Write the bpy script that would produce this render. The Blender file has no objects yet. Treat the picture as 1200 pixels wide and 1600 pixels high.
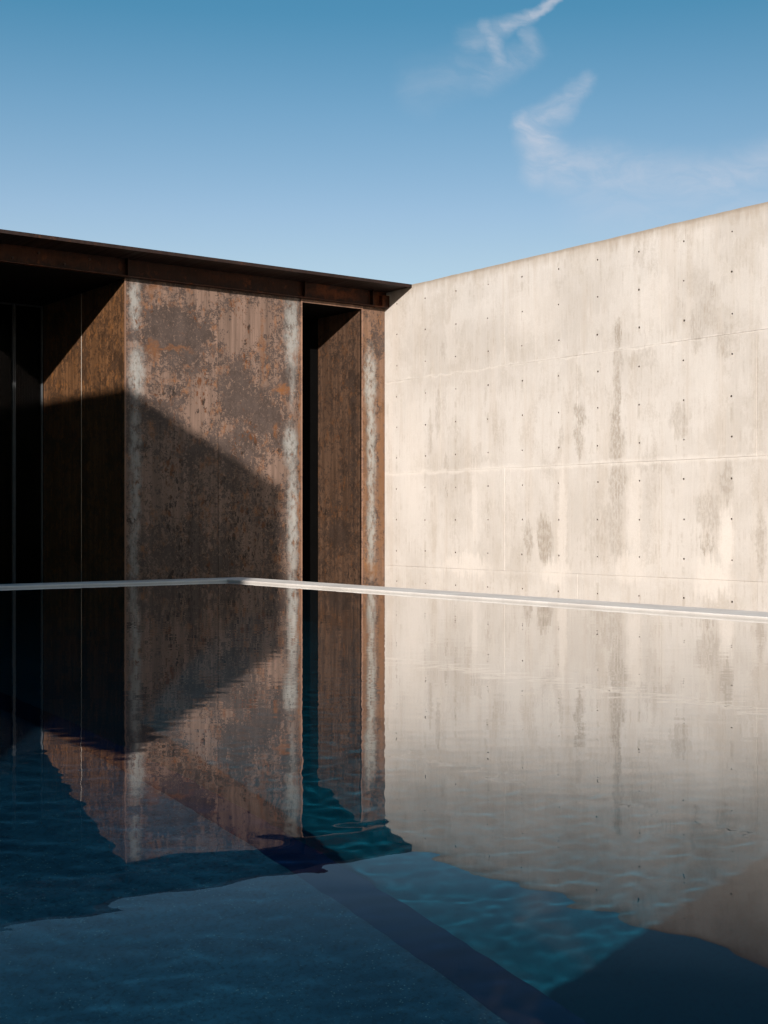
import bpy, math, random
import numpy as np
from mathutils import Vector, noise as mnoise

sc = bpy.context.scene
COL = sc.collection
R = math.radians
random.seed(7)

# ------------------------------------------------------------------ camera, sky, sun, exposure
# world axes follow the buildings: the concrete wall runs along +Y, the steel front along +X; water at z = 0
cam_d = bpy.data.cameras.new('camera')
cam_d.sensor_fit = 'HORIZONTAL'; cam_d.sensor_width = 36.0; cam_d.lens = 62.28
cam_d.shift_y = 0.0125; cam_d.clip_end = 5000
cam = bpy.data.objects.new('camera', cam_d); COL.objects.link(cam)
cam.location = (0, 0, 0.6)
cam.rotation_euler = (R(90), 0, -math.atan2(.596, .803))
sc.camera = cam

SUN_TRAVEL = Vector((1.887, 2.44, -1.0)).normalized()
SUN_EL = math.asin(-SUN_TRAVEL.z)
SUN_AZ = math.atan2(-SUN_TRAVEL.x, -SUN_TRAVEL.y)      # measured from +Y towards +X
sun_d = bpy.data.lights.new('sun', 'SUN')
sun_d.energy = 5.0; sun_d.angle = R(0.55); sun_d.color = (1.0, .92, .835)
sun_d.cycles.is_caustics_light = True
sun = bpy.data.objects.new('sun', sun_d); COL.objects.link(sun)
sun.rotation_euler = SUN_TRAVEL.to_track_quat('-Z', 'Y').to_euler()
sun.location = (-20, -25, 20)

sc.view_settings.view_transform = 'Standard'; sc.view_settings.look = 'None'
sc.view_settings.exposure = 0.68; sc.view_settings.gamma = 1.0
sc.view_settings.use_curve_mapping = False
sc.cycles.use_denoising = True
sc.cycles.use_adaptive_sampling = True; sc.cycles.adaptive_threshold = 0.02
sc.cycles.max_bounces = 10; sc.cycles.transmission_bounces = 8; sc.cycles.transparent_max_bounces = 8
sc.cycles.sample_clamp_indirect = 6.0


class G:
    """a small shorthand for writing node graphs"""
    def __init__(s, tree):
        s.t = tree; s.n = tree.nodes; s.l = tree.links

    def put(s, node, i, v):
        if v is None: return
        sock = node.inputs[i]
        if isinstance(v, bpy.types.NodeSocket): s.l.new(v, sock)
        else:
            if hasattr(sock.default_value, '__len__') and not hasattr(v, '__len__'): v = (v,) * len(sock.default_value)
            if sock.type == 'RGBA' and len(v) == 3: v = (*v, 1)
            sock.default_value = v

    def m(s, op, a, b=None, c=None, clamp=False):
        n = s.n.new('ShaderNodeMath'); n.operation = op; n.use_clamp = clamp
        s.put(n, 0, a); s.put(n, 1, b); s.put(n, 2, c); return n.outputs[0]

    def v(s, op, a, b=None, c=None):
        n = s.n.new('ShaderNodeVectorMath'); n.operation = op
        s.put(n, 0, a); s.put(n, 1, b)
        if c is not None: s.put(n, 'Scale' if op == 'SCALE' else 2, c)
        return n.outputs['Value'] if op in ('LENGTH', 'DOT_PRODUCT', 'DISTANCE') else n.outputs['Vector']

    def xyz(s, x, y, z=0.0):
        n = s.n.new('ShaderNodeCombineXYZ'); s.put(n, 0, x); s.put(n, 1, y); s.put(n, 2, z); return n.outputs[0]

    def sep(s, vec):
        n = s.n.new('ShaderNodeSeparateXYZ'); s.put(n, 0, vec); return n.outputs

    def noise(s, vec, scale, detail=3, rough=.55, color=False, dist=0.0):
        n = s.n.new('ShaderNodeTexNoise'); s.put(n, 'Vector', vec); s.put(n, 'Scale', scale)
        s.put(n, 'Detail', detail); s.put(n, 'Roughness', rough); s.put(n, 'Distortion', dist)
        return n.outputs['Color' if color else 'Fac']

    def voro(s, vec, scale, feature='F1'):
        n = s.n.new('ShaderNodeTexVoronoi'); n.feature = feature; s.put(n, 'Vector', vec); s.put(n, 'Scale', scale)
        return n.outputs['Distance']

    def step(s, x, a, b, lo=0.0, hi=1.0):
        n = s.n.new('ShaderNodeMapRange'); n.interpolation_type = 'SMOOTHSTEP'
        s.put(n, 0, x); s.put(n, 1, a); s.put(n, 2, b); s.put(n, 3, lo); s.put(n, 4, hi); return n.outputs[0]

    def mix(s, f, a, b, mode='MIX'):
        n = s.n.new('ShaderNodeMix'); n.data_type = 'RGBA'; n.blend_type = mode
        s.put(n, 0, f); s.put(n, 6, a); s.put(n, 7, b); return n.outputs[2]

    def ellipses(s, p, items, e0=.45, e1=1.15):
        """union of soft ellipses (cx, cy, rx, ry, weight) in the plane of vector p"""
        acc = None
        for cx, cy, rx, ry, w in items:
            q = s.v('MULTIPLY_ADD', p, (1 / rx, 1 / ry, 0), (-cx / rx, -cy / ry, 0))
            d = s.v('LENGTH', q)
            k = s.step(d, e0, e1, w, 0.0)
            acc = k if acc is None else s.m('MAXIMUM', acc, k)
        return acc

    def capsule(s, p, a, b, ra, rb, w):
        """soft stroke from a to b, radius ra to rb"""
        ab = (b[0] - a[0], b[1] - a[1]); L2 = ab[0] ** 2 + ab[1] ** 2
        pa = s.v('SUBTRACT', p, (a[0], a[1], 0))
        h = s.m('MULTIPLY', s.v('DOT_PRODUCT', pa, (ab[0], ab[1], 0)), 1 / L2, clamp=True)
        c = s.v('SUBTRACT', pa, s.v('SCALE', (ab[0], ab[1], 0), None, h))
        d = s.m('DIVIDE', s.v('LENGTH', c), s.m('MULTIPLY_ADD', h, rb - ra, ra))
        return s.m('MULTIPLY', s.step(d, 0.0, 1.0, 1.0, 0.0), w)


world = bpy.data.worlds.new('World'); sc.world = world; world.use_nodes = True
g = G(world.node_tree); g.n.clear()
sky = g.n.new('ShaderNodeTexSky'); sky.sky_type = 'NISHITA'; sky.sun_disc = False
sky.sun_elevation = SUN_EL; sky.sun_rotation = SUN_AZ
sky.air_density = 1.0; sky.dust_density = 0.6; sky.ozone_density = 1.6; sky.altitude = 300
tc = g.n.new('ShaderNodeTexCoord'); dirv = tc.outputs['Generated']
# bearings: two thin cirrus wisps to the north-east, laid out in tangents of azimuth and elevation about that bearing
fw = g.v('DOT_PRODUCT', dirv, (.596, .803, 0)); rt = g.v('DOT_PRODUCT', dirv, (.803, -.596, 0))
up = g.v('DOT_PRODUCT', dirv, (0, 0, 1)); fws = g.m('MAXIMUM', fw, .05)
cp0 = g.xyz(g.m('DIVIDE', rt, fws), g.m('DIVIDE', up, fws))
wob = g.v('SUBTRACT', g.noise(cp0, 11, 4, .6, color=True), (.5, .5, .5))
wob2 = g.v('SUBTRACT', g.noise(cp0, 42, 4, .65, color=True), (.5, .5, .5))
cp = g.v('ADD', g.v('ADD', cp0, g.v('MULTIPLY', wob, (.034, .018, 0))), g.v('MULTIPLY', wob2, (.014, .008, 0)))
def T(x, y): return ((x - 600) / 2076., (815 - y) / 2076.)
K = 1 / 2076.
strokes = [((880, -16), (838, 18), 12, 14, .46), ((838, 18), (790, 42), 14, 22, .34), ((790, 42), (735, 66), 24, 40, .22), ((757, 46), (773, 92), 24, 30, .36),
           ((760, 92), (660, 140), 50, 60, .10), ((826, 48), (838, 78), 20, 26, .22), ((834, 78), (750, 118), 32, 46, .17), 
           ((918, 128), (880, 168), 24, 30, .26), ((880, 168), (832, 194), 36, 34, .34), ((820, 190), (856, 214), 26, 42, .46),
           ((832, 205), (842, 262), 36, 40, .28), ((850, 222), (890, 262), 44, 60, .34), ((870, 256), (1000, 272), 52, 62, .30), ((980, 272), (1130, 288), 62, 72, .25),
           ((1060, 284), (1340, 238), 50, 84, .27), ((930, 300), (1270, 335), 80, 100, .15)]
cl = None
for a, b, ra, rb, w in strokes:
    k = g.capsule(cp, T(*a), T(*b), ra * K, rb * K, w)
    cl = k if cl is None else g.m('MAXIMUM', cl, k)
fib = g.noise(g.v('MULTIPLY', cp, (1.0, 2.1, 0)), 17, 7, .66, dist=1.2)
fib2 = g.noise(g.v('MULTIPLY', g.v('ADD', cp, g.v('MULTIPLY', cp, (0, .3, 0))), (.8, 2.2, 0)), 50, 4, .65)
cl = g.m('MULTIPLY', cl, g.m('MULTIPLY', g.step(fib, .25, .68, .35, 1.15), g.step(fib2, .25, .75, .88, 1.08)))
cl = g.m('MULTIPLY', cl, g.step(fw, .2, .5))
# dry air: pale near the horizon, deep overhead, the same all round
rmp = g.n.new('ShaderNodeValToRGB'); g.put(rmp, 0, up)
el = rmp.color_ramp.elements
el[0].position = .19; el[0].color = (.675, .615, .565, 1)
el[1].position = .225; el[1].color = (.615, .60, .58, 1)
for p_, c_ in ((.294, (.425, .55, .555)), (.357, (.235, .485, .51)), (.45, (.16, .44, .50))):
    e_ = el.new(p_); e_.color = (*c_, 1)
skyc = g.v('SCALE', g.v('MULTIPLY', sky.outputs[0], rmp.outputs[0]), None, 2.0)
cloudc = (8.0, 7.7, 8.2)
bg = g.n.new('ShaderNodeBackground'); g.put(bg, 'Color', g.mix(g.m('MINIMUM', cl, .9), skyc, cloudc))
bg.inputs['Strength'].default_value = 0.0588
wo = g.n.new('ShaderNodeOutputWorld'); g.l.new(bg.outputs[0], wo.inputs[0])


# ------------------------------------------------------------------ helpers
def tag(o, label=None, cat=None, group=None, kind=None):
    if label: o['label'] = label
    if cat: o['category'] = cat
    if group: o['group'] = group
    if kind: o['kind'] = kind
    return o


def empty(name, loc, label, cat):
    o = bpy.data.objects.new(name, None); COL.objects.link(o); o.location = loc
    o.empty_display_size = .2
    return tag(o, label, cat)


class MB:
    """collects polygons; build() links them as one mesh object"""
    def __init__(s): s.v = []; s.f = []

    def box(s, x0, x1, y0, y1, z0, z1):
        b = len(s.v)
        s.v += [(x, y, z) for z in (z0, z1) for y in (y0, y1) for x in (x0, x1)]
        for q in ((0, 2, 3, 1), (4, 5, 7, 6), (0, 1, 5, 4), (2, 6, 7, 3), (0, 4, 6, 2), (1, 3, 7, 5)):
            s.f.append([b + i for i in q])
        return s

    def poly(s, pts):
        b = len(s.v); s.v += [tuple(p) for p in pts]; s.f.append(list(range(b, b + len(pts)))); return s

    def build(s, name, mat, parent=None, bevel=0.0, smooth=False):
        me = bpy.data.meshes.new(name); me.from_pydata(s.v, [], s.f); me.update()
        if mat: me.materials.append(mat)
        if smooth: me.shade_smooth()
        return link(name, me, parent, bevel)


def link(name, me, parent=None, bevel=0.0, loc=None):
    o = bpy.data.objects.new(name, me); COL.objects.link(o)
    if parent:
        o.parent = parent
        pl = Vector((0, 0, 0)); p = parent
        while p: pl += p.location; p = p.parent
        o.location = (Vector(loc) if loc else Vector((0, 0, 0))) - pl
    elif loc: o.location = loc
    if bevel:
        b = o.modifiers.new('bevel', 'BEVEL'); b.width = bevel; b.segments = 2; b.limit_method = 'ANGLE'
    return o


def material(name):
    m = bpy.data.materials.new(name); m.use_nodes = True
    gg = G(m.node_tree); gg.n.clear()
    out = gg.n.new('ShaderNodeOutputMaterial')
    pos = gg.n.new('ShaderNodeNewGeometry').outputs['Position']
    return m, gg, out, pos


def surface(gg, out, color, rough=.6, spec=.3, metal=0.0, bump=None, strength=.3, dist=.01):
    b = gg.n.new('ShaderNodeBsdfPrincipled')
    gg.put(b, 'Base Color', color); gg.put(b, 'Roughness', rough); gg.put(b, 'Specular IOR Level', spec); gg.put(b, 'Metallic', metal)
    if bump is not None:
        bn = gg.n.new('ShaderNodeBump'); bn.inputs['Strength'].default_value = strength; bn.inputs['Distance'].default_value = dist
        gg.put(bn, 'Height', bump); gg.l.new(bn.outputs[0], b.inputs['Normal'])
    gg.l.new(b.outputs[0], out.inputs['Surface'])
    return b


# ------------------------------------------------------------------ materials
def concrete_material(name, axis, stains=(), pale=(), z_joint=None):
    m, gg, out, pos = material(name)
    px, py, pz = gg.sep(pos)
    u = py if axis == 'y' else px
    p0 = gg.xyz(u, pz)
    warp = gg.v('SUBTRACT', gg.noise(p0, 5.5, 5, .65, color=True), (.5, .5, .5))
    p = gg.v('ADD', p0, gg.v('MULTIPLY', warp, (.16, .30, 0)))
    drip = gg.v('SUBTRACT', gg.noise(gg.v('MULTIPLY', p0, (30, 2.2, 0)), 1, 3, .6, color=True), (.5, .5, .5))
    p = gg.v('ADD', p, gg.v('MULTIPLY', drip, (.04, .45, 0)))
    ragg = gg.v('SUBTRACT', gg.noise(p0, 30, 4, .75, color=True), (.5, .5, .5))
    p = gg.v('ADD', p, gg.v('MULTIPLY', ragg, (.07, .12, 0)))
    cloud = gg.noise(p0, .9, 5, .55)
    col = gg.mix(gg.step(cloud, .34, .66), (.475, .435, .40), (.565, .525, .492))
    streak = gg.noise(gg.v('MULTIPLY', p0, (7, .45, 0)), 1, 4, .6)
    col = gg.mix(gg.m('MULTIPLY', gg.step(streak, .46, .68), .38), col, (.46, .395, .335))
    fs = gg.noise(gg.v('MULTIPLY', p0, (42, 1.6, 0)), 1, 3, .6)
    brk = gg.noise(p0, 8, 4, .7)
    col = gg.mix(gg.m('MULTIPLY', gg.m('MULTIPLY', gg.step(fs, .5, .68), gg.step(brk, .45, .6)), .5), col, (.36, .305, .255))
    col = gg.mix(gg.m('MULTIPLY', gg.step(fs, .5, .25), .22), col, (.66, .61, .56))
    patch = gg.noise(gg.v('MULTIPLY', p, (1.6, .9, 0)), 1.5, 5, .6)
    fine = gg.noise(pos, 38, 4, .7)
    pm = gg.m('MULTIPLY', gg.step(patch, .53, .66), gg.step(fine, .3, .6, .25, 1.0))
    col = gg.mix(gg.m('MULTIPLY', pm, .42), col, (.40, .345, .29))
    blo = gg.noise(gg.v('MULTIPLY', p, (1.0, .75, 0)), 2.0, 6, .7)
    col = gg.mix(gg.m('MULTIPLY', gg.step(blo, .50, .57), .34), col, (.60, .56, .525))
    gri = gg.noise(gg.v('MULTIPLY', p, (1.2, .6, 0)), 3.1, 6, .72)
    col = gg.mix(gg.m('MULTIPLY', gg.m('MULTIPLY', gg.step(gri, .53, .62), gg.step(fine, .36, .58)), .34), col, (.36, .31, .262))
    if z_joint is not None:
        cyc = gg.m('MULTIPLY', gg.m('ABSOLUTE', gg.m('SUBTRACT', gg.m('FRACT', gg.m('ADD', gg.m('DIVIDE', gg.m('SUBTRACT', u, 13.99), .61), 60.5)), .5)), .61)
        run = gg.m('MULTIPLY', gg.step(gg.m('ADD', cyc, gg.m('MULTIPLY', gg.m('SUBTRACT', brk, .5), .05)), .008, .03, 1.0, 0.0), gg.step(gg.noise(gg.v('MULTIPLY', p0, (2.0, 2.6, 0)), 1, 4, .7), .5, .62))
        col = gg.mix(gg.m('MULTIPLY', run, .38), col, (.33, .285, .235))
    if stains:
        k = gg.ellipses(p, stains, .62, 1.08)
        k = gg.m('MULTIPLY', k, gg.step(gg.noise(gg.v('MULTIPLY', p0, (1, .4, 0)), 34, 5, .75), .38, .58, .25, .95))
        k = gg.m('MULTIPLY', k, gg.step(gg.noise(gg.v('MULTIPLY', p0, (48, 1.1, 0)), 1, 4, .65), .34, .54, .55, 1.0))
        col = gg.mix(k, col, (.275, .232, .19))
    if pale:
        k = gg.m('MULTIPLY', gg.ellipses(p, pale), gg.step(fine, .25, .5, .6, 1.0))
        col = gg.mix(k, col, (.66, .605, .56))
    if z_joint is not None:
        for zj, w, s_ in z_joint:
            wob_ = gg.m('MULTIPLY', gg.m('SUBTRACT', gg.noise(gg.v('MULTIPLY', p0, (3, 5, 0)), 1.5, 5, .7), .5), .16)
            dd = gg.m('ABSOLUTE', gg.m('ADD', gg.m('SUBTRACT', pz, zj), wob_))
            col = gg.mix(gg.step(dd, .0, w, s_, 0.0), col, (.68, .63, .585))
        topn = gg.m('ADD', pz, gg.m('MULTIPLY', gg.m('SUBTRACT', gg.noise(gg.v('MULTIPLY', p0, (9, .8, 0)), 1, 5, .7), .5), .34))
        col = gg.mix(gg.step(topn, 3.52, 3.70, 0.0, .62), col, (.30, .235, .175))
        edge = gg.m('ADD', pz, gg.m('MULTIPLY', gg.m('SUBTRACT', gg.noise(p0, 7, 4, .7), .5), .06))
        col = gg.mix(gg.step(edge, 3.63, 3.68, 0.0, .5), col, (.20, .155, .115))
    grain = gg.noise(pos, 160, 3, .7)
    col = gg.mix(gg.m('MULTIPLY', gg.step(grain, .38, .68), .24), col, (.34, .295, .25))
    pit = gg.voro(pos, 46)
    pits = gg.m('MULTIPLY', gg.step(pit, .05, .16, 1.0, 0.0), gg.step(gg.noise(pos, 6, 2), .56, .66))
    col = gg.mix(gg.m('MULTIPLY', pits, .5), col, (.27, .225, .18))
    h = gg.m('ADD', gg.m('MULTIPLY', gg.noise(p0, 3.2, 6, .62), 1.2), gg.m('MULTIPLY', grain, .22))
    h = gg.m('SUBTRACT', h, gg.m('MULTIPLY', pits, .5))
    surface(gg, out, col, gg.step(cloud, .3, .7, .86, .74), .25, bump=h, strength=.35, dist=.012)
    return m


WALL_STAINS = [(10.02, 2.66, .07, .17, .85), (10.02, 2.35, .09, .2, .55), (10.03, 2.03, .07, .3, .8), (10.06, 1.68, .09, .28, .85), (10.03, 1.42, .14, .22, .75),
               (10.03, 1.03, .15, .28, .7), (10.06, .55, .13, .38, .55), (10.6, 1.80, .09, .2, .8), (10.61, 1.5, .08, .24, .75), (10.62, 2.2, .06, .16, .4),
               (11.44, .36, .09, .26, .75), (11.17, .42, .15, .3, .8), (10.33, .52, .24, .4, .35), (8.81, .37, .12, .08, .75), (8.8, .72, .18, .24, .5),
               (8.56, 1.03, .09, .24, .6), (8.15, .38, .07, .4, .55), (8.82, 2.66, .16, .26, .38), (8.95, 2.55, .10, .2, .45), (8.6, 2.4, .1, .16, .5),
               (13.12, 1.98, .07, .34, .45), (13.28, 1.72, .05, .34, .4), (12.94, .94, .035, .07, .75), (13.02, 2.72, .05, .15, .4), (9.18, 1.66, .15, .16, .45),
               (9.66, 2.32, .25, .10, .35), (9.55, 1.22, .3, .1, .3), (12.3, 1.36, .35, .07, .28), (12.95, 1.32, .06, .14, .5), (9.72, 3.42, .1, .13, .35), (8.75, 2.95, .035, .12, .6),
               (10.9, 1.5, .05, .18, .4), (7.4, 2.2, .08, .6, .6), (6.9, 1.2, .15, .5, .6), (6.2, 2.4, .1, .5, .5)]
WALL_PALE = [(8.56, .38, .12, .42, .8), (8.72, .02, .3, .24, .75), (11.0, .05, .3, .14, .7), (10.88, .55, .09, .9, .55), (9.78, .7, .12, .6, .5), (9.85, .1, .3, .2, .5), (12.6, .06, .6, .14, .6),
             (12.4, .8, .06, .5, .4), (13.6, 1.4, .3, .9, .4), (9.5, 2.9, .3, .35, .3), (11.3, 3.0, .5, .4, .3)]
M_conc = concrete_material('board_marked_concrete', 'y', WALL_STAINS, WALL_PALE, [(1.235, .05, .5), (2.455, .02, .4), (.0, .03, .15)])
M_conc2 = concrete_material('plain_concrete', 'x')

m, gg, out, pos = material('tie_hole_grout')
surface(gg, out, gg.mix(gg.noise(pos, 60, 2), (.07, .06, .05), (.17, .145, .12)), .9, .1)
M_plug = m

m, gg, out, pos = material('pale_coping_stone')
px, py, pz = gg.sep(pos)
c = gg.mix(gg.step(gg.noise(pos, 2.2, 5, .6), .35, .65), (.57, .53, .495), (.67, .635, .60))
c = gg.mix(gg.m('MULTIPLY', gg.step(gg.noise(pos, 40, 4, .7), .45, .75), .4), c, (.50, .46, .43))
c = gg.mix(gg.step(pz, .0, .022, .45, 0.0), c, (.24, .22, .205))
surface(gg, out, c, gg.step(gg.noise(pos, 1.4, 3), .35, .65, .38, .7), .35, bump=gg.noise(pos, 30, 4, .7), strength=.2, dist=.004)
M_coping = m


def steel_material(name, axis, base, mott, rust, pale_c, pale=(), clean=(), scale=(), brown=(), spotty=(), spot_gain=1.0, rough=(.38, .62), mott_bias=0.0, streaky=.35):
    """weathered hot rolled steel plate: mill scale, pale washed strips, rust blooms, dark spots, vertical runs"""
    m, gg, out, pos = material(name)
    px, py, pz = gg.sep(pos)
    u = px if axis == 'x' else py
    p0 = gg.xyz(u, pz)
    warp = gg.v('SUBTRACT', gg.noise(p0, 6, 5, .65, color=True), (.5, .5, .5))
    p = gg.v('ADD', p0, gg.v('MULTIPLY', warp, (.22, .40, 0)))
    runs = gg.noise(gg.v('MULTIPLY', p0, (13, .5, 0)), 1, 5, .65)
    runs2 = gg.noise(gg.v('MULTIPLY', p0, (110, 2.2, 0)), 1, 4, .65)
    col = gg.mix(gg.step(runs, .3, .7), tuple(x * (1 - streaky) for x in base), tuple(x * (1 + streaky * .5) for x in base))
    col = gg.mix(gg.m('MULTIPLY', gg.step(runs2, .48, .70), .42), col, tuple(x * .5 for x in base))
    # mottled mill scale: broad clouds broken into small flakes
    broad = gg.noise(p, 2.3, 5, .68)
    if scale: broad = gg.m('ADD', broad, gg.m('MULTIPLY', gg.ellipses(p, scale, .1, 1.25), .17))
    if clean: broad = gg.m('SUBTRACT', broad, gg.m('MULTIPLY', gg.ellipses(p, clean, .3, 1.2), .26))
    broad = gg.m('ADD', broad, mott_bias)
    fl1 = gg.noise(gg.v('MULTIPLY', p0, (1.0, .8, 0)), 19, 5, .8, dist=.7)
    fl2 = gg.noise(gg.v('MULTIPLY', p0, (.5, 1.6, 0)), 42, 4, .7)
    flake = gg.m('ADD', gg.m('MULTIPLY', fl1, .72), gg.m('MULTIPLY', fl2, .28))
    mm = gg.step(gg.m('ADD', broad, gg.m('MULTIPLY', gg.m('SUBTRACT', flake, .5), 2.0)), .45, .55)
    mcol = gg.mix(gg.step(gg.noise(p, 5, 5, .65), .38, .62), mott, tuple(x * 1.7 for x in mott))
    col = gg.mix(gg.m('MULTIPLY', mm, .85), col, mcol)
    # bare flecks rubbed bright inside the scale
    fleck = gg.m('MULTIPLY', mm, gg.step(gg.noise(gg.v('MULTIPLY', p0, (1.4, 1.0, 0)), 26, 4, .8, dist=1.0), .56, .64))
    col = gg.mix(gg.m('MULTIPLY', fleck, .6), col, tuple(x * 1.15 for x in base))
    # rust blooms along the margins of the scale
    rim = gg.m('SUBTRACT', 1.0, gg.m('ABSOLUTE', gg.m('MULTIPLY', gg.m('SUBTRACT', broad, .52), 11)), clamp=True)
    rn = gg.noise(gg.v('MULTIPLY', p0, (1.0, .55, 0)), 9, 6, .75)
    rf = gg.m('MULTIPLY', rim, gg.step(rn, .50, .66))
    col = gg.mix(gg.m('MULTIPLY', rf, .85), col, rust)
    if brown: 
        k = gg.m('MULTIPLY', gg.ellipses(p, brown), gg.step(flake, .34, .6, .25, 1.0))
        col = gg.mix(k, col, tuple(x * .8 for x in rust))
    if pale:
        pk = gg.ellipses(gg.v('ADD', p0, gg.v('MULTIPLY', warp, (.13, .5, 0))), pale, .3, 1.25)
        pf = gg.m('MULTIPLY', pk, gg.step(gg.noise(gg.v('MULTIPLY', p0, (1, .5, 0)), 16, 6, .72), 0.67, .43))
        col = gg.mix(pf, col, gg.mix(gg.step(runs, .35, .65), pale_c, tuple(x * 1.2 for x in pale_c)))
    # burnt dark spots and flaked pits in clusters, drawn out downwards
    q = gg.v('ADD', gg.v('MULTIPLY', p0, (1.0, .5, 0)), gg.v('MULTIPLY', warp, (.05, .05, 0)))
    clus = gg.noise(gg.v('MULTIPLY', p0, (1.0, .6, 0)), 3.0, 5, .7)
    if spotty: clus = gg.m('ADD', clus, gg.m('MULTIPLY', gg.ellipses(p, spotty, .3, 1.2), .13))
    spots = None
    for sc_, th, c0 in ((8.5, .21, .57), (17, .22, .555), (40, .20, .54)):
        vd = gg.m('ADD', gg.voro(q, sc_), gg.m('MULTIPLY', gg.m('SUBTRACT', gg.noise(q, sc_ * 3.2, 4, .75), .5), .75))
        k = gg.m('MULTIPLY', gg.step(vd, th, th + .07, 1.0, 0.0), gg.step(clus, c0, c0 + .07))
        spots = k if spots is None else gg.m('MAXIMUM', spots, k)
    scol = gg.mix(gg.step(gg.m('ADD', gg.noise(p0, 4.5, 3), gg.m('MULTIPLY', pz, .045)), .52, .62), (.014, .010, .008), (.075, .028, .010))
    col = gg.mix(gg.m('MULTIPLY', spots, .92 * spot_gain, clamp=True), col, scol)
    # black runs
    br = gg.m('MULTIPLY', gg.step(gg.noise(gg.v('MULTIPLY', p0, (17, .35, 0)), 1, 3, .6), .60, .70), gg.step(flake, .42, .56))
    col = gg.mix(gg.m('MULTIPLY', br, .85 * spot_gain, clamp=True), col, (.030, .020, .015))
    rg = gg.step(flake, .3, .7, rough[1], rough[0])
    h = gg.m('ADD', gg.m('MULTIPLY', flake, .5), gg.m('MULTIPLY', spots, -.6))
    surface(gg, out, col, rg, .16, 0.0, bump=h, strength=.22, dist=.003)
    return m


TAN = (.142, .094, .073); MOT = (.027, .0205, .0185); RUST = (.17, .070, .026); PALE = (.195, .192, .182)
M_plateA = steel_material('scaled_steel_left', 'x', TAN, MOT, RUST, PALE,
    pale=[(6.93, 3.2, .09, .40, .85), (6.95, 2.35, .12, .36, .95), (6.94, 1.2, .085, 1.2, .75), (6.92, .2, .07, .7, .65)],
    clean=[(7.78, 2.0, .22, .42, 1), (7.75, 3.36, .3, .16, .8), (7.35, 1.0, .5, .8, .5)], scale=[(7.4, 1.5, .6, .35, .5), (7.4, .35, .6, .45, .5), (7.45, 2.95, .42, .36, 1), (7.55, 2.55, .4, .25, .8), (7.85, 2.9, .12, .2, .9)],  # low scale and spots are thickened to paint the shadowed part darker
    spotty=[(7.28, 2.15, .2, .2, 1), (7.85, 2.25, .2, .4, 1), (7.35, 1.4, .45, .35, 1), (7.45, .8, .6, .9, .75), (7.5, .1, .5, .3, 1.0)],
    brown=[(7.16, 2.62, .12, .12, .7), (7.4, 2.66, .35, .05, .6), (7.15, 3.35, .12, .1, .6)], spot_gain=1.0, mott_bias=.035)
M_plateB = steel_material('scaled_steel_right', 'x', TAN, MOT, RUST, PALE,
    pale=[(9.11, 3.0, .125, .60, .9), (9.10, 1.55, .125, .36, .95), (9.12, .6, .10, 1.05, .9), (9.12, 2.3, .06, .3, .5)],
    clean=[(8.45, 3.05, .42, .40, 1), (8.9, 1.3, .2, .2, .7), (8.6, .6, .4, .7, .4)], scale=[(8.3, 1.45, .3, .3, .8), (8.6, .4, .6, .5, .5), (8.35, 2.2, .36, .42, 1), (8.75, 1.9, .3, .4, .8), (9.02, 2.42, .08, .16, 1)],  # scale and spots low down add painted shade to the shadowed area
    spotty=[(8.15, 2.4, .12, .2, 1), (8.3, 1.65, .25, .3, 1), (8.85, 1.45, .15, .3, .9), (8.55, .75, .5, .8, .9), (8.3, .2, .4, .35, 1.0), (8.4, 3.2, .3, .25, .6)],
    brown=[(8.98, 2.28, .10, .09, 1.0), (8.68, 2.75, .035, .5, .55), (8.88, 1.72, .04, .1, .7), (9.235, 1.5, .018, 2.2, .8)], spot_gain=1.0, mott_bias=.03)
M_strip = steel_material('washed_steel_strip', 'x', (.135, .080, .054), MOT, (.19, .09, .038), (.205, .20, .185),
    pale=[(10.34, 2.45, .11, .50, .95), (10.36, 1.6, .085, 1.0, .9), (10.36, .55, .08, .75, .85)], scale=[(10.45, 3.1, .2, .3, .8)],
    brown=[(10.53, 1.2, .06, 1.6, .7), (10.25, 1.5, .04, 2.0, .55), (10.36, -.02, .15, .12, .8)], spot_gain=.6, mott_bias=-.05)
M_return = steel_material('brown_steel_return', 'y', (.130, .064, .030), (.024, .014, .009), (.20, .085, .028), (.1, .09, .08),
    scale=[(14.33, 2.0, .05, 2.4, .8)], spot_gain=.8, mott_bias=.0, streaky=.5)
M_jamb = steel_material('dark_steel_jamb', 'y', (.090, .052, .034), (.022, .015, .012), (.11, .048, .020), (.1, .09, .08),
    scale=[(14.42, 1.4, .07, 2.2, .9), (14.8, .45, .5, .38, 1.0)], spot_gain=.95, mott_bias=-.02, streaky=.5)
M_beam = steel_material('rusty_beam_steel', 'x', (.034, .012, .006), (.018, .008, .005), (.15, .042, .012), (.1, .09, .08), spot_gain=.5, mott_bias=-.04,
    brown=[(9.75, 3.56, .45, .09, .8), (10.45, 3.55, .1, .1, .7), (5.6, 3.56, 1.3, .09, .30), (8.2, 3.58, .5, .06, .2)])
M_roof = steel_material('dark_roof_steel', 'x', (.020, .011, .009), (.012, .008, .007), (.032, .014, .008), (.1, .09, .08), spot_gain=.5)
M_trim = steel_material('rusty_trim_steel', 'x', (.20, .115, .078), (.08, .05, .04), (.2, .09, .04), (.2, .19, .18), spot_gain=.4, mott_bias=-.08)


def plain(name, color, rough, spec=.3, metal=0.0, var=.25, sc_=8):
    m, gg, out, pos = material(name)
    c = gg.mix(gg.noise(pos, sc_, 4, .6), tuple(x * (1 - var) for x in color), tuple(x * (1 + var) for x in color))
    surface(gg, out, c, rough, spec, metal); return m


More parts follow.
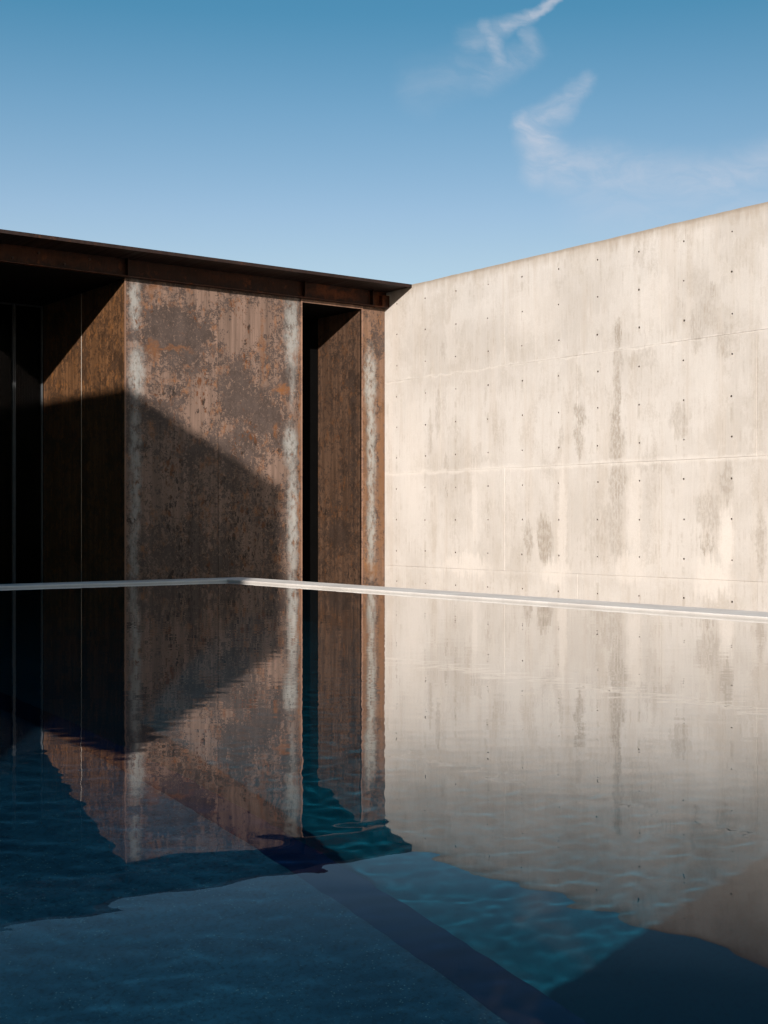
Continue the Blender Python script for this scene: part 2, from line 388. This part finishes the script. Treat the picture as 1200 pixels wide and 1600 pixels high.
M_door = plain('black_steel_door', (.003, .0028, .0028), .8, .0)
M_alu = plain('dark_anodised_frame', (.055, .06, .065), .45, .4, .4)
M_seam_glint = plain('painted_seam_highlight', (.34, .30, .26), .35, .5, .5)  # pale colour standing in for the glint on the seam edge
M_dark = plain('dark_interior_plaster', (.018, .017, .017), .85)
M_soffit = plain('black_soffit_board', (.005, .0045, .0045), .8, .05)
M_bolt = plain('rusty_bolt', (.05, .024, .016), .6)
M_curtain = plain('charcoal_curtain', (.030, .032, .034), .95)
M_ground = plain('desert_gravel', (.22, .18, .14), .95, .1, sc_=25)
M_walk = plain('grey_gravel_walk', (.22, .195, .17), .95, .1, sc_=30)

m, gg, out, pos = material('smoked_glass')
gl = gg.n.new('ShaderNodeBsdfGlossy'); gl.inputs['Roughness'].default_value = .02; gl.inputs['Color'].default_value = (.9, .9, .9, 1)
tr = gg.n.new('ShaderNodeBsdfTransparent'); tr.inputs['Color'].default_value = (.35, .37, .38, 1)
fr = gg.n.new('ShaderNodeFresnel'); fr.inputs['IOR'].default_value = 1.22
mx = gg.n.new('ShaderNodeMixShader'); gg.l.new(fr.outputs[0], mx.inputs[0]); gg.l.new(tr.outputs[0], mx.inputs[1]); gg.l.new(gl.outputs[0], mx.inputs[2])
gg.l.new(mx.outputs[0], out.inputs['Surface']); M_glass = m

# pool plaster: dark pebble finish
m, gg, out, pos = material('dark_pebble_plaster')
a_ = gg.noise(pos, 1.3, 5, .6); b_ = gg.noise(pos, 55, 3, .7); c_ = gg.voro(pos, 85)
c = gg.mix(gg.step(a_, .3, .7), (.006, .030, .058), (.014, .054, .094))
c = gg.mix(gg.m('MULTIPLY', gg.step(b_, .45, .7), .6), c, (.004, .011, .020))
c = gg.mix(gg.m('MULTIPLY', gg.m('MULTIPLY', gg.step(c_, .12, .26, 1.0, 0.0), gg.step(gg.noise(pos, 21, 3, .6), .46, .6)), .6), c, (.11, .15, .165))
surface(gg, out, c, .8, .2); M_plaster = m
m, gg, out, pos = material('blue_mosaic_plaster')
a_ = gg.noise(pos, .8, 4, .6); b_ = gg.noise(pos, 40, 3, .7)
c = gg.mix(gg.step(a_, .3, .7), (.001, .056, .082), (.002, .074, .106))
c = gg.mix(gg.m('MULTIPLY', gg.step(b_, .45, .7), .35), c, (.001, .036, .055))
surface(gg, out, c, .8, .2); M_blue = m
m, gg, out, pos = material('painted_shadow_band')  # shadow colour for the strip along the shelf edge
surface(gg, out, gg.mix(gg.noise(pos, 9, 3), (.001, .007, .026), (.002, .011, .040)), .8, .05); M_shade_band = m

# water: refracting, slightly blue in what it lets through; mirrors at flat angles, clear when looked into (as through a polarising filter)
m, gg, out, pos = material('pool_water')
gb = gg.n.new('ShaderNodeBsdfRefraction'); gb.inputs['IOR'].default_value = 1.333; gb.inputs['Roughness'].default_value = 0.0
gb.inputs['Color'].default_value = (.62, .93, 1.0, 1)
ge = gg.n.new('ShaderNodeNewGeometry')
ca = gg.m('ABSOLUTE', gg.v('DOT_PRODUCT', ge.outputs['Incoming'], ge.outputs['Normal']))
rr_ = gg.n.new('ShaderNodeValToRGB'); gg.put(rr_, 0, ca); rr_.color_ramp.interpolation = 'B_SPLINE'
el = rr_.color_ramp.elements
el[0].position = 0.0; el[0].color = (1, 1, 1, 1); el[1].position = 1.0; el[1].color = (.02, .02, .02, 1)
for p_, v_ in ((.05, .92), (.10, .80), (.15, .60), (.18, .41), (.205, .235), (.24, .135), (.275, .082), (.32, .026), (.5, .02)):
    e_ = el.new(p_); e_.color = (v_, v_, v_, 1)
fl = gg.m('MULTIPLY', rr_.outputs[0], gg.m('SUBTRACT', 1.0, ge.outputs['Backfacing']))
gm_ = gg.n.new('ShaderNodeBsdfGlossy'); gm_.inputs['Roughness'].default_value = 0.0; gm_.inputs['Color'].default_value = (1, 1, 1, 1)
ms = gg.n.new('ShaderNodeMixShader'); gg.put(ms, 0, fl); gg.l.new(gb.outputs[0], ms.inputs[1]); gg.l.new(gm_.outputs[0], ms.inputs[2])
gg.l.new(ms.outputs[0], out.inputs['Surface']); M_water = m

# ------------------------------------------------------------------ setting: ground, walkway, pool
X_WALL = 10.59; Y_FACE = 14.24
PX0, PX1, PY0, PY1 = -7.5, 6.68, -8.5, 11.64     # inside of the pool; it runs on under the terrace and the wing
CW = .385                                          # width of the coping
gm = MB()
BIG = 1500
hx0, hx1, hy0, hy1 = PX0 - CW + .02, PX1 + CW - .02, PY0 - CW + .02, PY1 + CW - .02
for x0, x1, y0, y1 in ((-BIG, BIG, -BIG, hy0), (-BIG, BIG, hy1, BIG), (-BIG, hx0, hy0, hy1), (hx1, BIG, hy0, hy1)):
    gm.poly([(x0, y0, -.36), (x1, y0, -.36), (x1, y1, -.36), (x0, y1, -.36)])
tag(gm.build('ground', M_ground), kind='structure')
wk = MB().box(hx1, X_WALL - .001, -6, Y_FACE - .02, -.42, -.31).box(-1.6, hx1 - .001, hy1, Y_FACE - .02, -.42, -.311)
tag(wk.build('path', M_walk), kind='structure')
tag(MB().box(-1.65, PX1 + CW + .002, -8.4, .76, .022, .07).build('terrace', M_conc2, bevel=.008), kind='structure')

DEEP, SHELF, X_SHELF = -3.7, -1.8, 2.40
pb = MB()
pb.poly([(PX0, PY0, SHELF), (X_SHELF, PY0, SHELF), (X_SHELF, PY1, SHELF), (PX0, PY1, SHELF)])
pb.poly([(X_SHELF, PY0, DEEP), (PX1, PY0, DEEP), (PX1, PY1, DEEP), (X_SHELF, PY1, DEEP)])
pb.poly([(X_SHELF, PY0, DEEP), (X_SHELF, PY1, DEEP), (X_SHELF, PY1, SHELF), (X_SHELF, PY0, SHELF)])
T0 = -.02
pb.poly([(PX0, PY0, SHELF), (PX0, PY1, SHELF), (PX0, PY1, T0), (PX0, PY0, T0)])
pb.poly([(PX1, PY1, DEEP), (PX1, PY0, DEEP), (PX1, PY0, T0), (PX1, PY1, T0)])
pb.poly([(PX0, PY1, SHELF), (X_SHELF, PY1, SHELF), (X_SHELF, PY1, T0), (PX0, PY1, T0)])
pb.poly([(X_SHELF, PY1, DEEP), (PX1, PY1, DEEP), (PX1, PY1, T0), (X_SHELF, PY1, T0)])
pb.poly([(X_SHELF, PY0, SHELF), (PX0, PY0, SHELF), (PX0, PY0, T0), (X_SHELF, PY0, T0)])
pb.poly([(PX1, PY0, DEEP), (X_SHELF, PY0, DEEP), (X_SHELF, PY0, T0), (PX1, PY0, T0)])
SHADE_X0 = 2.25                                        # dark strip painted on to widen the shadow band of the shelf
pb.poly([(SHADE_X0, PY0, SHELF + .004), (X_SHELF + .004, PY0, SHELF + .004), (X_SHELF + .004, PY1, SHELF + .004), (SHADE_X0, PY1, SHELF + .004)])
basin = tag(pb.build('pool_basin', M_plaster), kind='structure')
basin.data.materials.append(M_blue)
basin.data.materials.append(M_shade_band); basin.data.polygons[9].material_index = 2
for i_ in (1, 2, 4, 6, 8): basin.data.polygons[i_].material_index = 1
basin.cycles.is_caustics_receiver = True


def coping():
    ox0, ox1, oy0, oy1 = PX0 - CW, PX1 + CW, PY0 - CW, PY1 + CW
    r = [(PX0, PY0), (PX1, PY0), (PX1, PY1), (PX0, PY1)]; o = [(ox0, oy0), (ox1, oy0), (ox1, oy1), (ox0, oy1)]
    v = [(x, y, .02) for x, y in r] + [(x, y, .02) for x, y in o] + [(x, y, -.06) for x, y in r] + [(x, y, -.5) for x, y in o]
    f = []
    for i in range(4):
        j = (i + 1) % 4
        f += [[i, 4 + i, 4 + j, j], [8 + i, i, j, 8 + j], [4 + i, 12 + i, 12 + j, 4 + j], [12 + i, 8 + i, 8 + j, 12 + j]]
    mb = MB(); mb.v = v; mb.f = f
    return mb.build('pool_coping', M_coping, bevel=.006)


tag(coping(), kind='structure')


def make_water():
    x0, x1, y0, y1 = PX0 - .04, PX1 + .04, PY0 - .04, PY1 + .04
    xs = np.concatenate([np.linspace(x0, -1.6, 24)[:-1], np.linspace(-1.6, 5.2, 560)[:-1], np.linspace(5.2, x1, 60)])
    ys = np.concatenate([np.linspace(y0, .6, 30)[:-1], np.linspace(.6, 4.8, 350)[:-1], np.linspace(4.8, 7.5, 135)[:-1], np.linspace(7.5, y1, 140)])
    nx, ny = len(xs), len(ys)
    Xg, Yg = np.meshgrid(xs, ys)
    rng = np.random.default_rng(11)
    Z = np.zeros_like(Xg)
    for k in range(150):
        lam = float(np.exp(rng.uniform(math.log(.085), math.log(.30))))
        th = rng.normal(.93, .75)
        A = .000165 * lam / (2 * math.pi)
        Z += A * np.sin((Xg * math.cos(th) + Yg * math.sin(th)) * 2 * math.pi / lam + rng.uniform(0, 6.28))
    # breeze: some areas calmer than others
    mod = .55 + .45 * np.sin(Xg * .9 + 1.3 + np.sin(Yg * .7)) * np.sin(Yg * .55 + .4 + np.sin(Xg * .6))
    Z *= .65 + .7 * mod
    # fine wind ripples, strongest on the near half
    near = np.clip((6.8 - Yg) / 3.0, .0, 1.0) * np.clip((6.0 - Xg) / 1.5, 0, 1)
    W = np.zeros_like(Xg)
    for k in range(90):
        lam = float(np.exp(rng.uniform(math.log(.055), math.log(.14))))
        th = rng.normal(.93, .6)
        W += .00017 * lam / (2 * math.pi) * np.sin((Xg * math.cos(th) + Yg * math.sin(th)) * 2 * math.pi / lam + rng.uniform(0, 6.28))
    Z += W * near
    top = np.stack([Xg, Yg, Z], -1).reshape(-1, 3)
    idx = np.arange(nx * ny).reshape(ny, nx)
    quads = np.stack([idx[:-1, :-1], idx[:-1, 1:], idx[1:, 1:], idx[1:, :-1]], -1).reshape(-1, 4)
    me = bpy.data.meshes.new('water'); me.from_pydata(top.tolist(), [], quads.tolist()); me.update()
    me.shade_smooth(); me.materials.append(M_water)
    o = bpy.data.objects.new('water', me); COL.objects.link(o)
    o.cycles.is_caustics_caster = True
    return tag(o, kind='structure')


make_water()

# ------------------------------------------------------------------ concrete wall: cast panels with recessed joints and tie holes
wall = empty('concrete_wall', (X_WALL, 10, -.36), 'tall pale board-formed concrete wall with tie holes standing in full sun beside the pool', 'wall')
TH, TV = .61, 1.22 / 3
Y_TIE0 = 14.24 - .25 - .61 * 40        # a tie column far towards the viewer
JOINT = .0012


def panel_mesh(y0, y1, z0, z1, cols, rows, seed):
    """front face at x = 0 looking to -x: a grid of cells, each with a conical tie hole; edges slightly arrised, surface not quite flat"""
    rnd = random.Random(seed)
    v = []; f = []; dark = []
    ys = [y0] + [(a + b) / 2 for a, b in zip(cols[:-1], cols[1:])] + [y1]
    zs = [z0] + [(a + b) / 2 for a, b in zip(rows[:-1], rows[1:])] + [z1]
    ids = {}
    def P(i, j):
        if (i, j) not in ids:
            ids[(i, j)] = len(v)
            edge = i in (0, len(ys) - 1) or j in (0, len(zs) - 1)
            sy = rnd.uniform(0, .003) * ((i == 0) - (i == len(ys) - 1)); sz = rnd.uniform(0, .0035) * ((j == 0) - (j == len(zs) - 1 and z1 < 3.6))
            v.append((rnd.uniform(-.0012, .0012), ys[i] + sy, zs[j] + sz))
        return ids[(i, j)]
    NS = 12
    for i, cy in enumerate(cols):
        for j, cz in enumerate(rows):
            cy_ = cy + rnd.uniform(-.006, .006); cz_ = cz + rnd.uniform(-.006, .006); rr = rnd.uniform(.0080, .0125)
            corners = [P(i + 1, j), P(i + 1, j + 1), P(i, j + 1), P(i, j)]
            ca = []
            b = len(v)
            for rad, dep in ((rr, 0.0), (rr * .80, .032), (rr * .78, .046)):
                for k in range(NS):
                    a = 2 * math.pi * (k / NS) - math.pi / 4
                    v.append((dep, cy_ + rad * math.cos(a), cz_ + rad * math.sin(a)))
            # cell: four fans from the square to the rim
            q = NS // 4
            for s in range(4):
                c0 = corners[s]; c1 = corners[(s + 1) % 4]
                rim = [b + (s * q + k) % NS for k in range(q + 1)]
                f.append([c0, c1] + rim[::-1])
            for lay in (0, 1):
                for k in range(NS): dark.append(len(f) + k)
                for k in range(NS):
                    k2 = (k + 1) % NS
                    f.append([b + lay * NS + k, b + lay * NS + k2, b + (lay + 1) * NS + k2, b + (lay + 1) * NS + k])
            dark.append(len(f)); f.append([b + 2 * NS + k for k in range(NS)])
    # sides going back to the core
    bx = .056
    nI, nJ = len(ys) - 1, len(zs) - 1
    ring = [P(i, 0) for i in range(nI)] + [P(nI, j) for j in range(nJ)] + [P(i, nJ) for i in range(nI, 0, -1)] + [P(0, j) for j in range(nJ, 0, -1)]
    b = len(v)
    v += [(bx, v[r][1], v[r][2]) for r in ring]
    n = len(ring)
    for k in range(n):
        k2 = (k + 1) % n; f.append([ring[k], ring[k2], b + k2, b + k])
    # soften the arris: pull the outer ring back a little and keep an inner frame
    me = bpy.data.meshes.new('concrete_panel'); me.from_pydata(v, [], f)
    me.update(); me.materials.append(M_conc); me.materials.append(M_plug)
    for i in dark: me.polygons[i].material_index = 1
    import bmesh
    bm = bmesh.new(); bm.from_mesh(me); bmesh.ops.recalc_face_normals(bm, faces=bm.faces); bm.to_mesh(me); bm.free()
    return me


plug_me = bpy.data.meshes.new('tie_plug')
pv = [(.034 + (.002 if r_ < .009 else .004), r_ * math.cos(2 * math.pi * k / 10), r_ * math.sin(2 * math.pi * k / 10)) for r_ in (.0135, .005) for k in range(10)]
plug_me.from_pydata(pv, [], [[k, (k + 1) % 10, 10 + (k + 1) % 10, 10 + k] for k in range(10)] + [list(range(10, 20))])
plug_me.materials.append(M_plug)

Y_END, Y_FAR = 4.4, 21.0
bands = [(-1.205, .015, 0), (.015, 1.235, 1), (1.235, 2.455, 0), (2.455, 3.675, 1)]
seed = 0
for z0, z1, st in bands:
    first = 14.24 + .055 - (0 if st else 1.22)
    edges = [first + 2.44 * k for k in range(-6, 6)]
    edges = [Y_END] + [e for e in edges if Y_END + .5 < e < Y_FACE - .3] + [Y_FACE + .3]
    for a, b in zip(edges[:-1], edges[1:]):
        seed += 1
        cols = [Y_TIE0 + TH * k for k in range(80)]
        cols = [c for c in cols if a + .1 < c < b - .1]
        rows = [z0 + TV * (k + .5) for k in range(3)]
        g0 = JOINT / 2
        me = panel_mesh(a + g0, b - g0, z0 + g0, z1 - (g0 if z1 < 3.6 else 0), cols, rows, seed)
        pan = link('concrete_panel', me, wall, loc=(X_WALL + random.uniform(-.0015, .0015), 0, 0), bevel=.0015)
        for c in cols:
            for r_ in rows:
                if r_ < -.45 or c > 13.75 and r_ > 3.2: continue
                link('tie_plug', plug_me, pan, loc=(X_WALL, c, r_))
for z_ in (.015, 1.235, 2.455):
    MB().box(X_WALL + .0035, X_WALL + .05, Y_END, Y_FACE + .28, z_ - .006, z_ + .006).build('joint_fill', M_conc, wall)
core = MB().box(X_WALL + .055, X_WALL + .30, Y_END, Y_FAR, -1.3, 3.668)
core.build('wall_core', M_conc, wall)
# slightly ragged top arris
cap = MB(); N = 150
rn = random.Random(3)
prof = []
for k in range(N + 1):
    y = Y_END + (Y_FACE + .3 - Y_END) * k / N
    prof.append((y, 3.682 + .0055 * mnoise.noise((y * 2.3, 0, 0)) + .004 * mnoise.noise((y * 9, 4, 0))))
for (ya, za), (yb, zb) in zip(prof[:-1], prof[1:]):
    cap.poly([(X_WALL + .002, ya, 3.66), (X_WALL + .002, ya, za), (X_WALL + .002, yb, zb), (X_WALL + .002, yb, 3.66)][::-1])
    cap.poly([(X_WALL + .002, ya, za), (X_WALL + .302, ya, za), (X_WALL + .302, yb, zb), (X_WALL + .002, yb, zb)][::-1])
cap.build('wall_top', M_conc, wall)

# ------------------------------------------------------------------ steel clad house
house = empty('steel_house', (8, 17, -.36), 'low house clad in rusty mottled steel plates under a thin overhanging dark roof', 'house')
ZB, ZT = -.36, 3.445
XA, XJ, XS0, XS1, XE = 6.806, 8.046, 9.266, 10.20, 10.583
Y_RET, Y_SLOT = 16.67, 15.27


def part(name, mat, x0, x1, y0, y1, z0, z1, parent=house, bevel=.0015):
    return MB().box(x0, x1, y0, y1, z0, z1).build(name, mat, parent, bevel)


# front plates (8 mm plate on a dark backing)
pA = part('steel_plate', M_plateA, XA, XJ - .003, Y_FACE, Y_FACE + .008, ZB, ZT); pA['label'] = 'mottled plate at the corner with pale streak and rust blooms'
pB = part('steel_plate', M_plateB, XJ + .003, XS0 - .022, Y_FACE + .0015, Y_FACE + .0095, ZB, ZT); pB['label'] = 'mottled plate beside the door slot with broad pale streak'
pC = part('steel_plate', M_strip, XS1 + .018, XE, Y_FACE + .001, Y_FACE + .009, ZB, ZT); pC['label'] = 'narrow washed plate next to the concrete wall'
part('wall_backing', M_dark, XA + .010, XS0 - .012, Y_FACE + .02, Y_FACE + .2, ZB, ZT)
part('wall_backing', M_dark, XS1 + .012, XE, Y_FACE + .02, Y_FACE + .2, ZB, ZT)
# porch return: two plates and a pale strip painting the highlight on their seam
part('steel_plate', M_return, XA + .0005, XA + .0085, Y_FACE + .0095, 15.462, ZB, ZT)['label'] = 'brown streaked plate on the porch side'
part('steel_plate', M_return, XA + .0005, XA + .0085, 15.470, Y_RET, ZB, ZT)['label'] = 'brown streaked plate on the porch side by the glazing'
part('seam_highlight', M_seam_glint, XA - .003, XA + .004, 15.4625, 15.4695, ZB, ZT)
part('corner_angle', M_trim, XA - .006, XA + .014, Y_FACE - .006, Y_FACE - .0005, ZB, ZT, bevel=.001)
# narrow door slot
sl = part('steel_plate', M_jamb, XS1, XS1 + .008, Y_FACE + .004, Y_SLOT, ZB, 3.40); sl['label'] = 'dark brown jamb plate inside the door slot'
part('steel_plate', M_jamb, XS0 - .008, XS0, Y_FACE + .004, Y_SLOT, ZB, 3.40)['label'] = 'hidden jamb plate on the near side of the door slot'
door = part('door', M_door, XS0, XS1, Y_SLOT, Y_SLOT + .05, ZB, 3.40)
door['label'] = 'black door leaf set deep in the slot'
part('door_handle', M_alu, XS0 + .06, XS0 + .075, Y_SLOT - .05, Y_SLOT - .035, .6, 1.2, door)
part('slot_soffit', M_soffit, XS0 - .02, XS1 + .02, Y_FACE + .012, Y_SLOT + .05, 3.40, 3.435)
part('slot_trim', M_trim, XS0 - .020, XS0, Y_FACE - .010, Y_FACE + .03, ZB, 3.40)
part('slot_trim', M_trim, XS1, XS1 + .016, Y_FACE - .010, Y_FACE + .03, ZB, 3.40)
part('slot_trim', M_trim, XS0 - .020, XS1 + .016, Y_FACE - .010, Y_FACE + .03, 3.4005, 3.442)

# roof plate, edge beam with flange, stiffeners and bolts
X_L = -1.66
roof = part('roof', M_roof, X_L, X_WALL + .16, 13.667, 21.0, 3.655, 3.682, bevel=.002)
MBs = MB().box(X_L, X_WALL - .004, 13.655, 13.6665, 3.645, 3.684)
MBs.build('drip_edge', M_roof, roof, .001)
beam = part('edge_beam', M_beam, X_L, X_WALL - .006, Y_FACE - .03, Y_FACE - .018, 3.455, 3.6545)
part('beam_flange', M_beam, X_L, X_WALL - .006, Y_FACE - .10, Y_FACE - .012, 3.445, 3.4548, beam)
for x in (9.25, 10.32, 8.05, 6.80, 4.6, 2.4, .2):
    if x in (8.05,): continue
    part('stiffener', M_beam, x, x + .010, Y_FACE - .095, Y_FACE - .0305, 3.4555, 3.654, beam)
k = 0
x = 6.35
bolt_me = bpy.data.meshes.new('bolt')
bv = []
for yy, rr in ((0, .017), (-.010, .017), (-.013, .013)):
    bv += [(rr * math.cos(math.pi / 3 * i), yy, rr * math.sin(math.pi / 3 * i)) for i in range(6)]
bf = [list(range(12, 18))[::-1]]
for lay in (0, 6):
    bf += [[lay + i, lay + (i + 1) % 6, lay + 6 + (i + 1) % 6, lay + 6 + i] for i in range(6)]
bolt_me.from_pydata(bv, [], bf); bolt_me.materials.append(M_bolt)
while x > -1.4:
    link('bolt', bolt_me, beam, loc=(x, Y_FACE - .0302, 3.60 if k % 2 == 0 else 3.51)); x -= .303; k += 1
part('beam_end_block', M_beam, X_WALL - .12, X_WALL - .004, Y_FACE - .10, Y_FACE - .031, 3.4552, 3.60, beam)

# porch: ceiling, floor, glazing
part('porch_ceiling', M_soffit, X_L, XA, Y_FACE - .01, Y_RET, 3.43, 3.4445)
part('porch_floor', M_conc2, X_L, XA - .01, Y_FACE - .01, 21, -.36, -.30)
def glazed(x0, x1):
    w = MB().box(x0, x0 + .018, Y_RET, Y_RET + .08, -.3, 3.43).box(x1 - .018, x1, Y_RET, Y_RET + .08, -.3, 3.43) \
        .box(x0 + .018, x1 - .018, Y_RET, Y_RET + .08, -.3, -.24).box(x0 + .018, x1 - .018, Y_RET + .02, Y_RET + .08, 3.41, 3.43).build('window_frame', M_alu, house, .003)
    MB().box(x0 + .018, x1 - .018, Y_RET + .035, Y_RET + .047, -.24, 3.41).build('pane', M_glass, w)
    return w
for a, b in ((6.415, 6.80), (5.16, 6.41), (3.905, 5.155), (2.65, 3.90), (1.4, 2.645), (.14, 1.395), (-1.62, .135)):
    glazed(a, b)
# curtain inside, folded
cm = MB(); n = 60
cx = [6.46 + .30 * i / n for i in range(n + 1)]
for i in range(n):
    ya = Y_RET + .22 + .03 * math.sin(i * .9); yb = Y_RET + .22 + .03 * math.sin((i + 1) * .9)
    cm.poly([(cx[i], ya, -.28), (cx[i + 1], yb, -.28), (cx[i + 1], yb, 3.40), (cx[i], ya, 3.40)])
cm.build('curtain', M_curtain, house)
# room shell behind
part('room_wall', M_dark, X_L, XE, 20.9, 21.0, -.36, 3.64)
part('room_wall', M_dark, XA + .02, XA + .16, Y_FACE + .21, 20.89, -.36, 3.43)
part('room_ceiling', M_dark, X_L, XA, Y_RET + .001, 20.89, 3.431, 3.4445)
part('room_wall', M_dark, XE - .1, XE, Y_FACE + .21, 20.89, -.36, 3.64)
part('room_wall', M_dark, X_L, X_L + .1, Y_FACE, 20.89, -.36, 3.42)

# ------------------------------------------------------------------ taller wing left of the pool (its corner throws the soft shadow on the steel front)
H_W = 6.68
wing = empty('house_wing', (-5, 6, .12), 'two storey concrete wing left of the pool, outside the frame, shading the steel front', 'house')
WX = -1.70
MB().box(-9, WX, .44, 14.0, .12, H_W - .06).build('wall', M_conc2, wing, .01)
MB().box(-9.03, WX, .44, 14.03, H_W - .058, H_W).build('parapet_cap', M_roof, wing, .004)
for y in (3.0, 6.2, 9.4):
    for z in (.2, 3.6):
        w = MB().box(WX + .001, WX + .03, y - .06, y, z - .06, z + 2.26).box(WX + .001, WX + .03, y + 1.6, y + 1.66, z - .06, z + 2.26) \
            .box(WX + .001, WX + .03, y, y + 1.6, z - .06, z).box(WX + .001, WX + .03, y, y + 1.6, z + 2.2, z + 2.26).build('window_frame', M_alu, wing, .003)
        MB().box(WX + .004, WX + .012, y, y + 1.6, z, z + 2.2).build('pane', M_door, w)
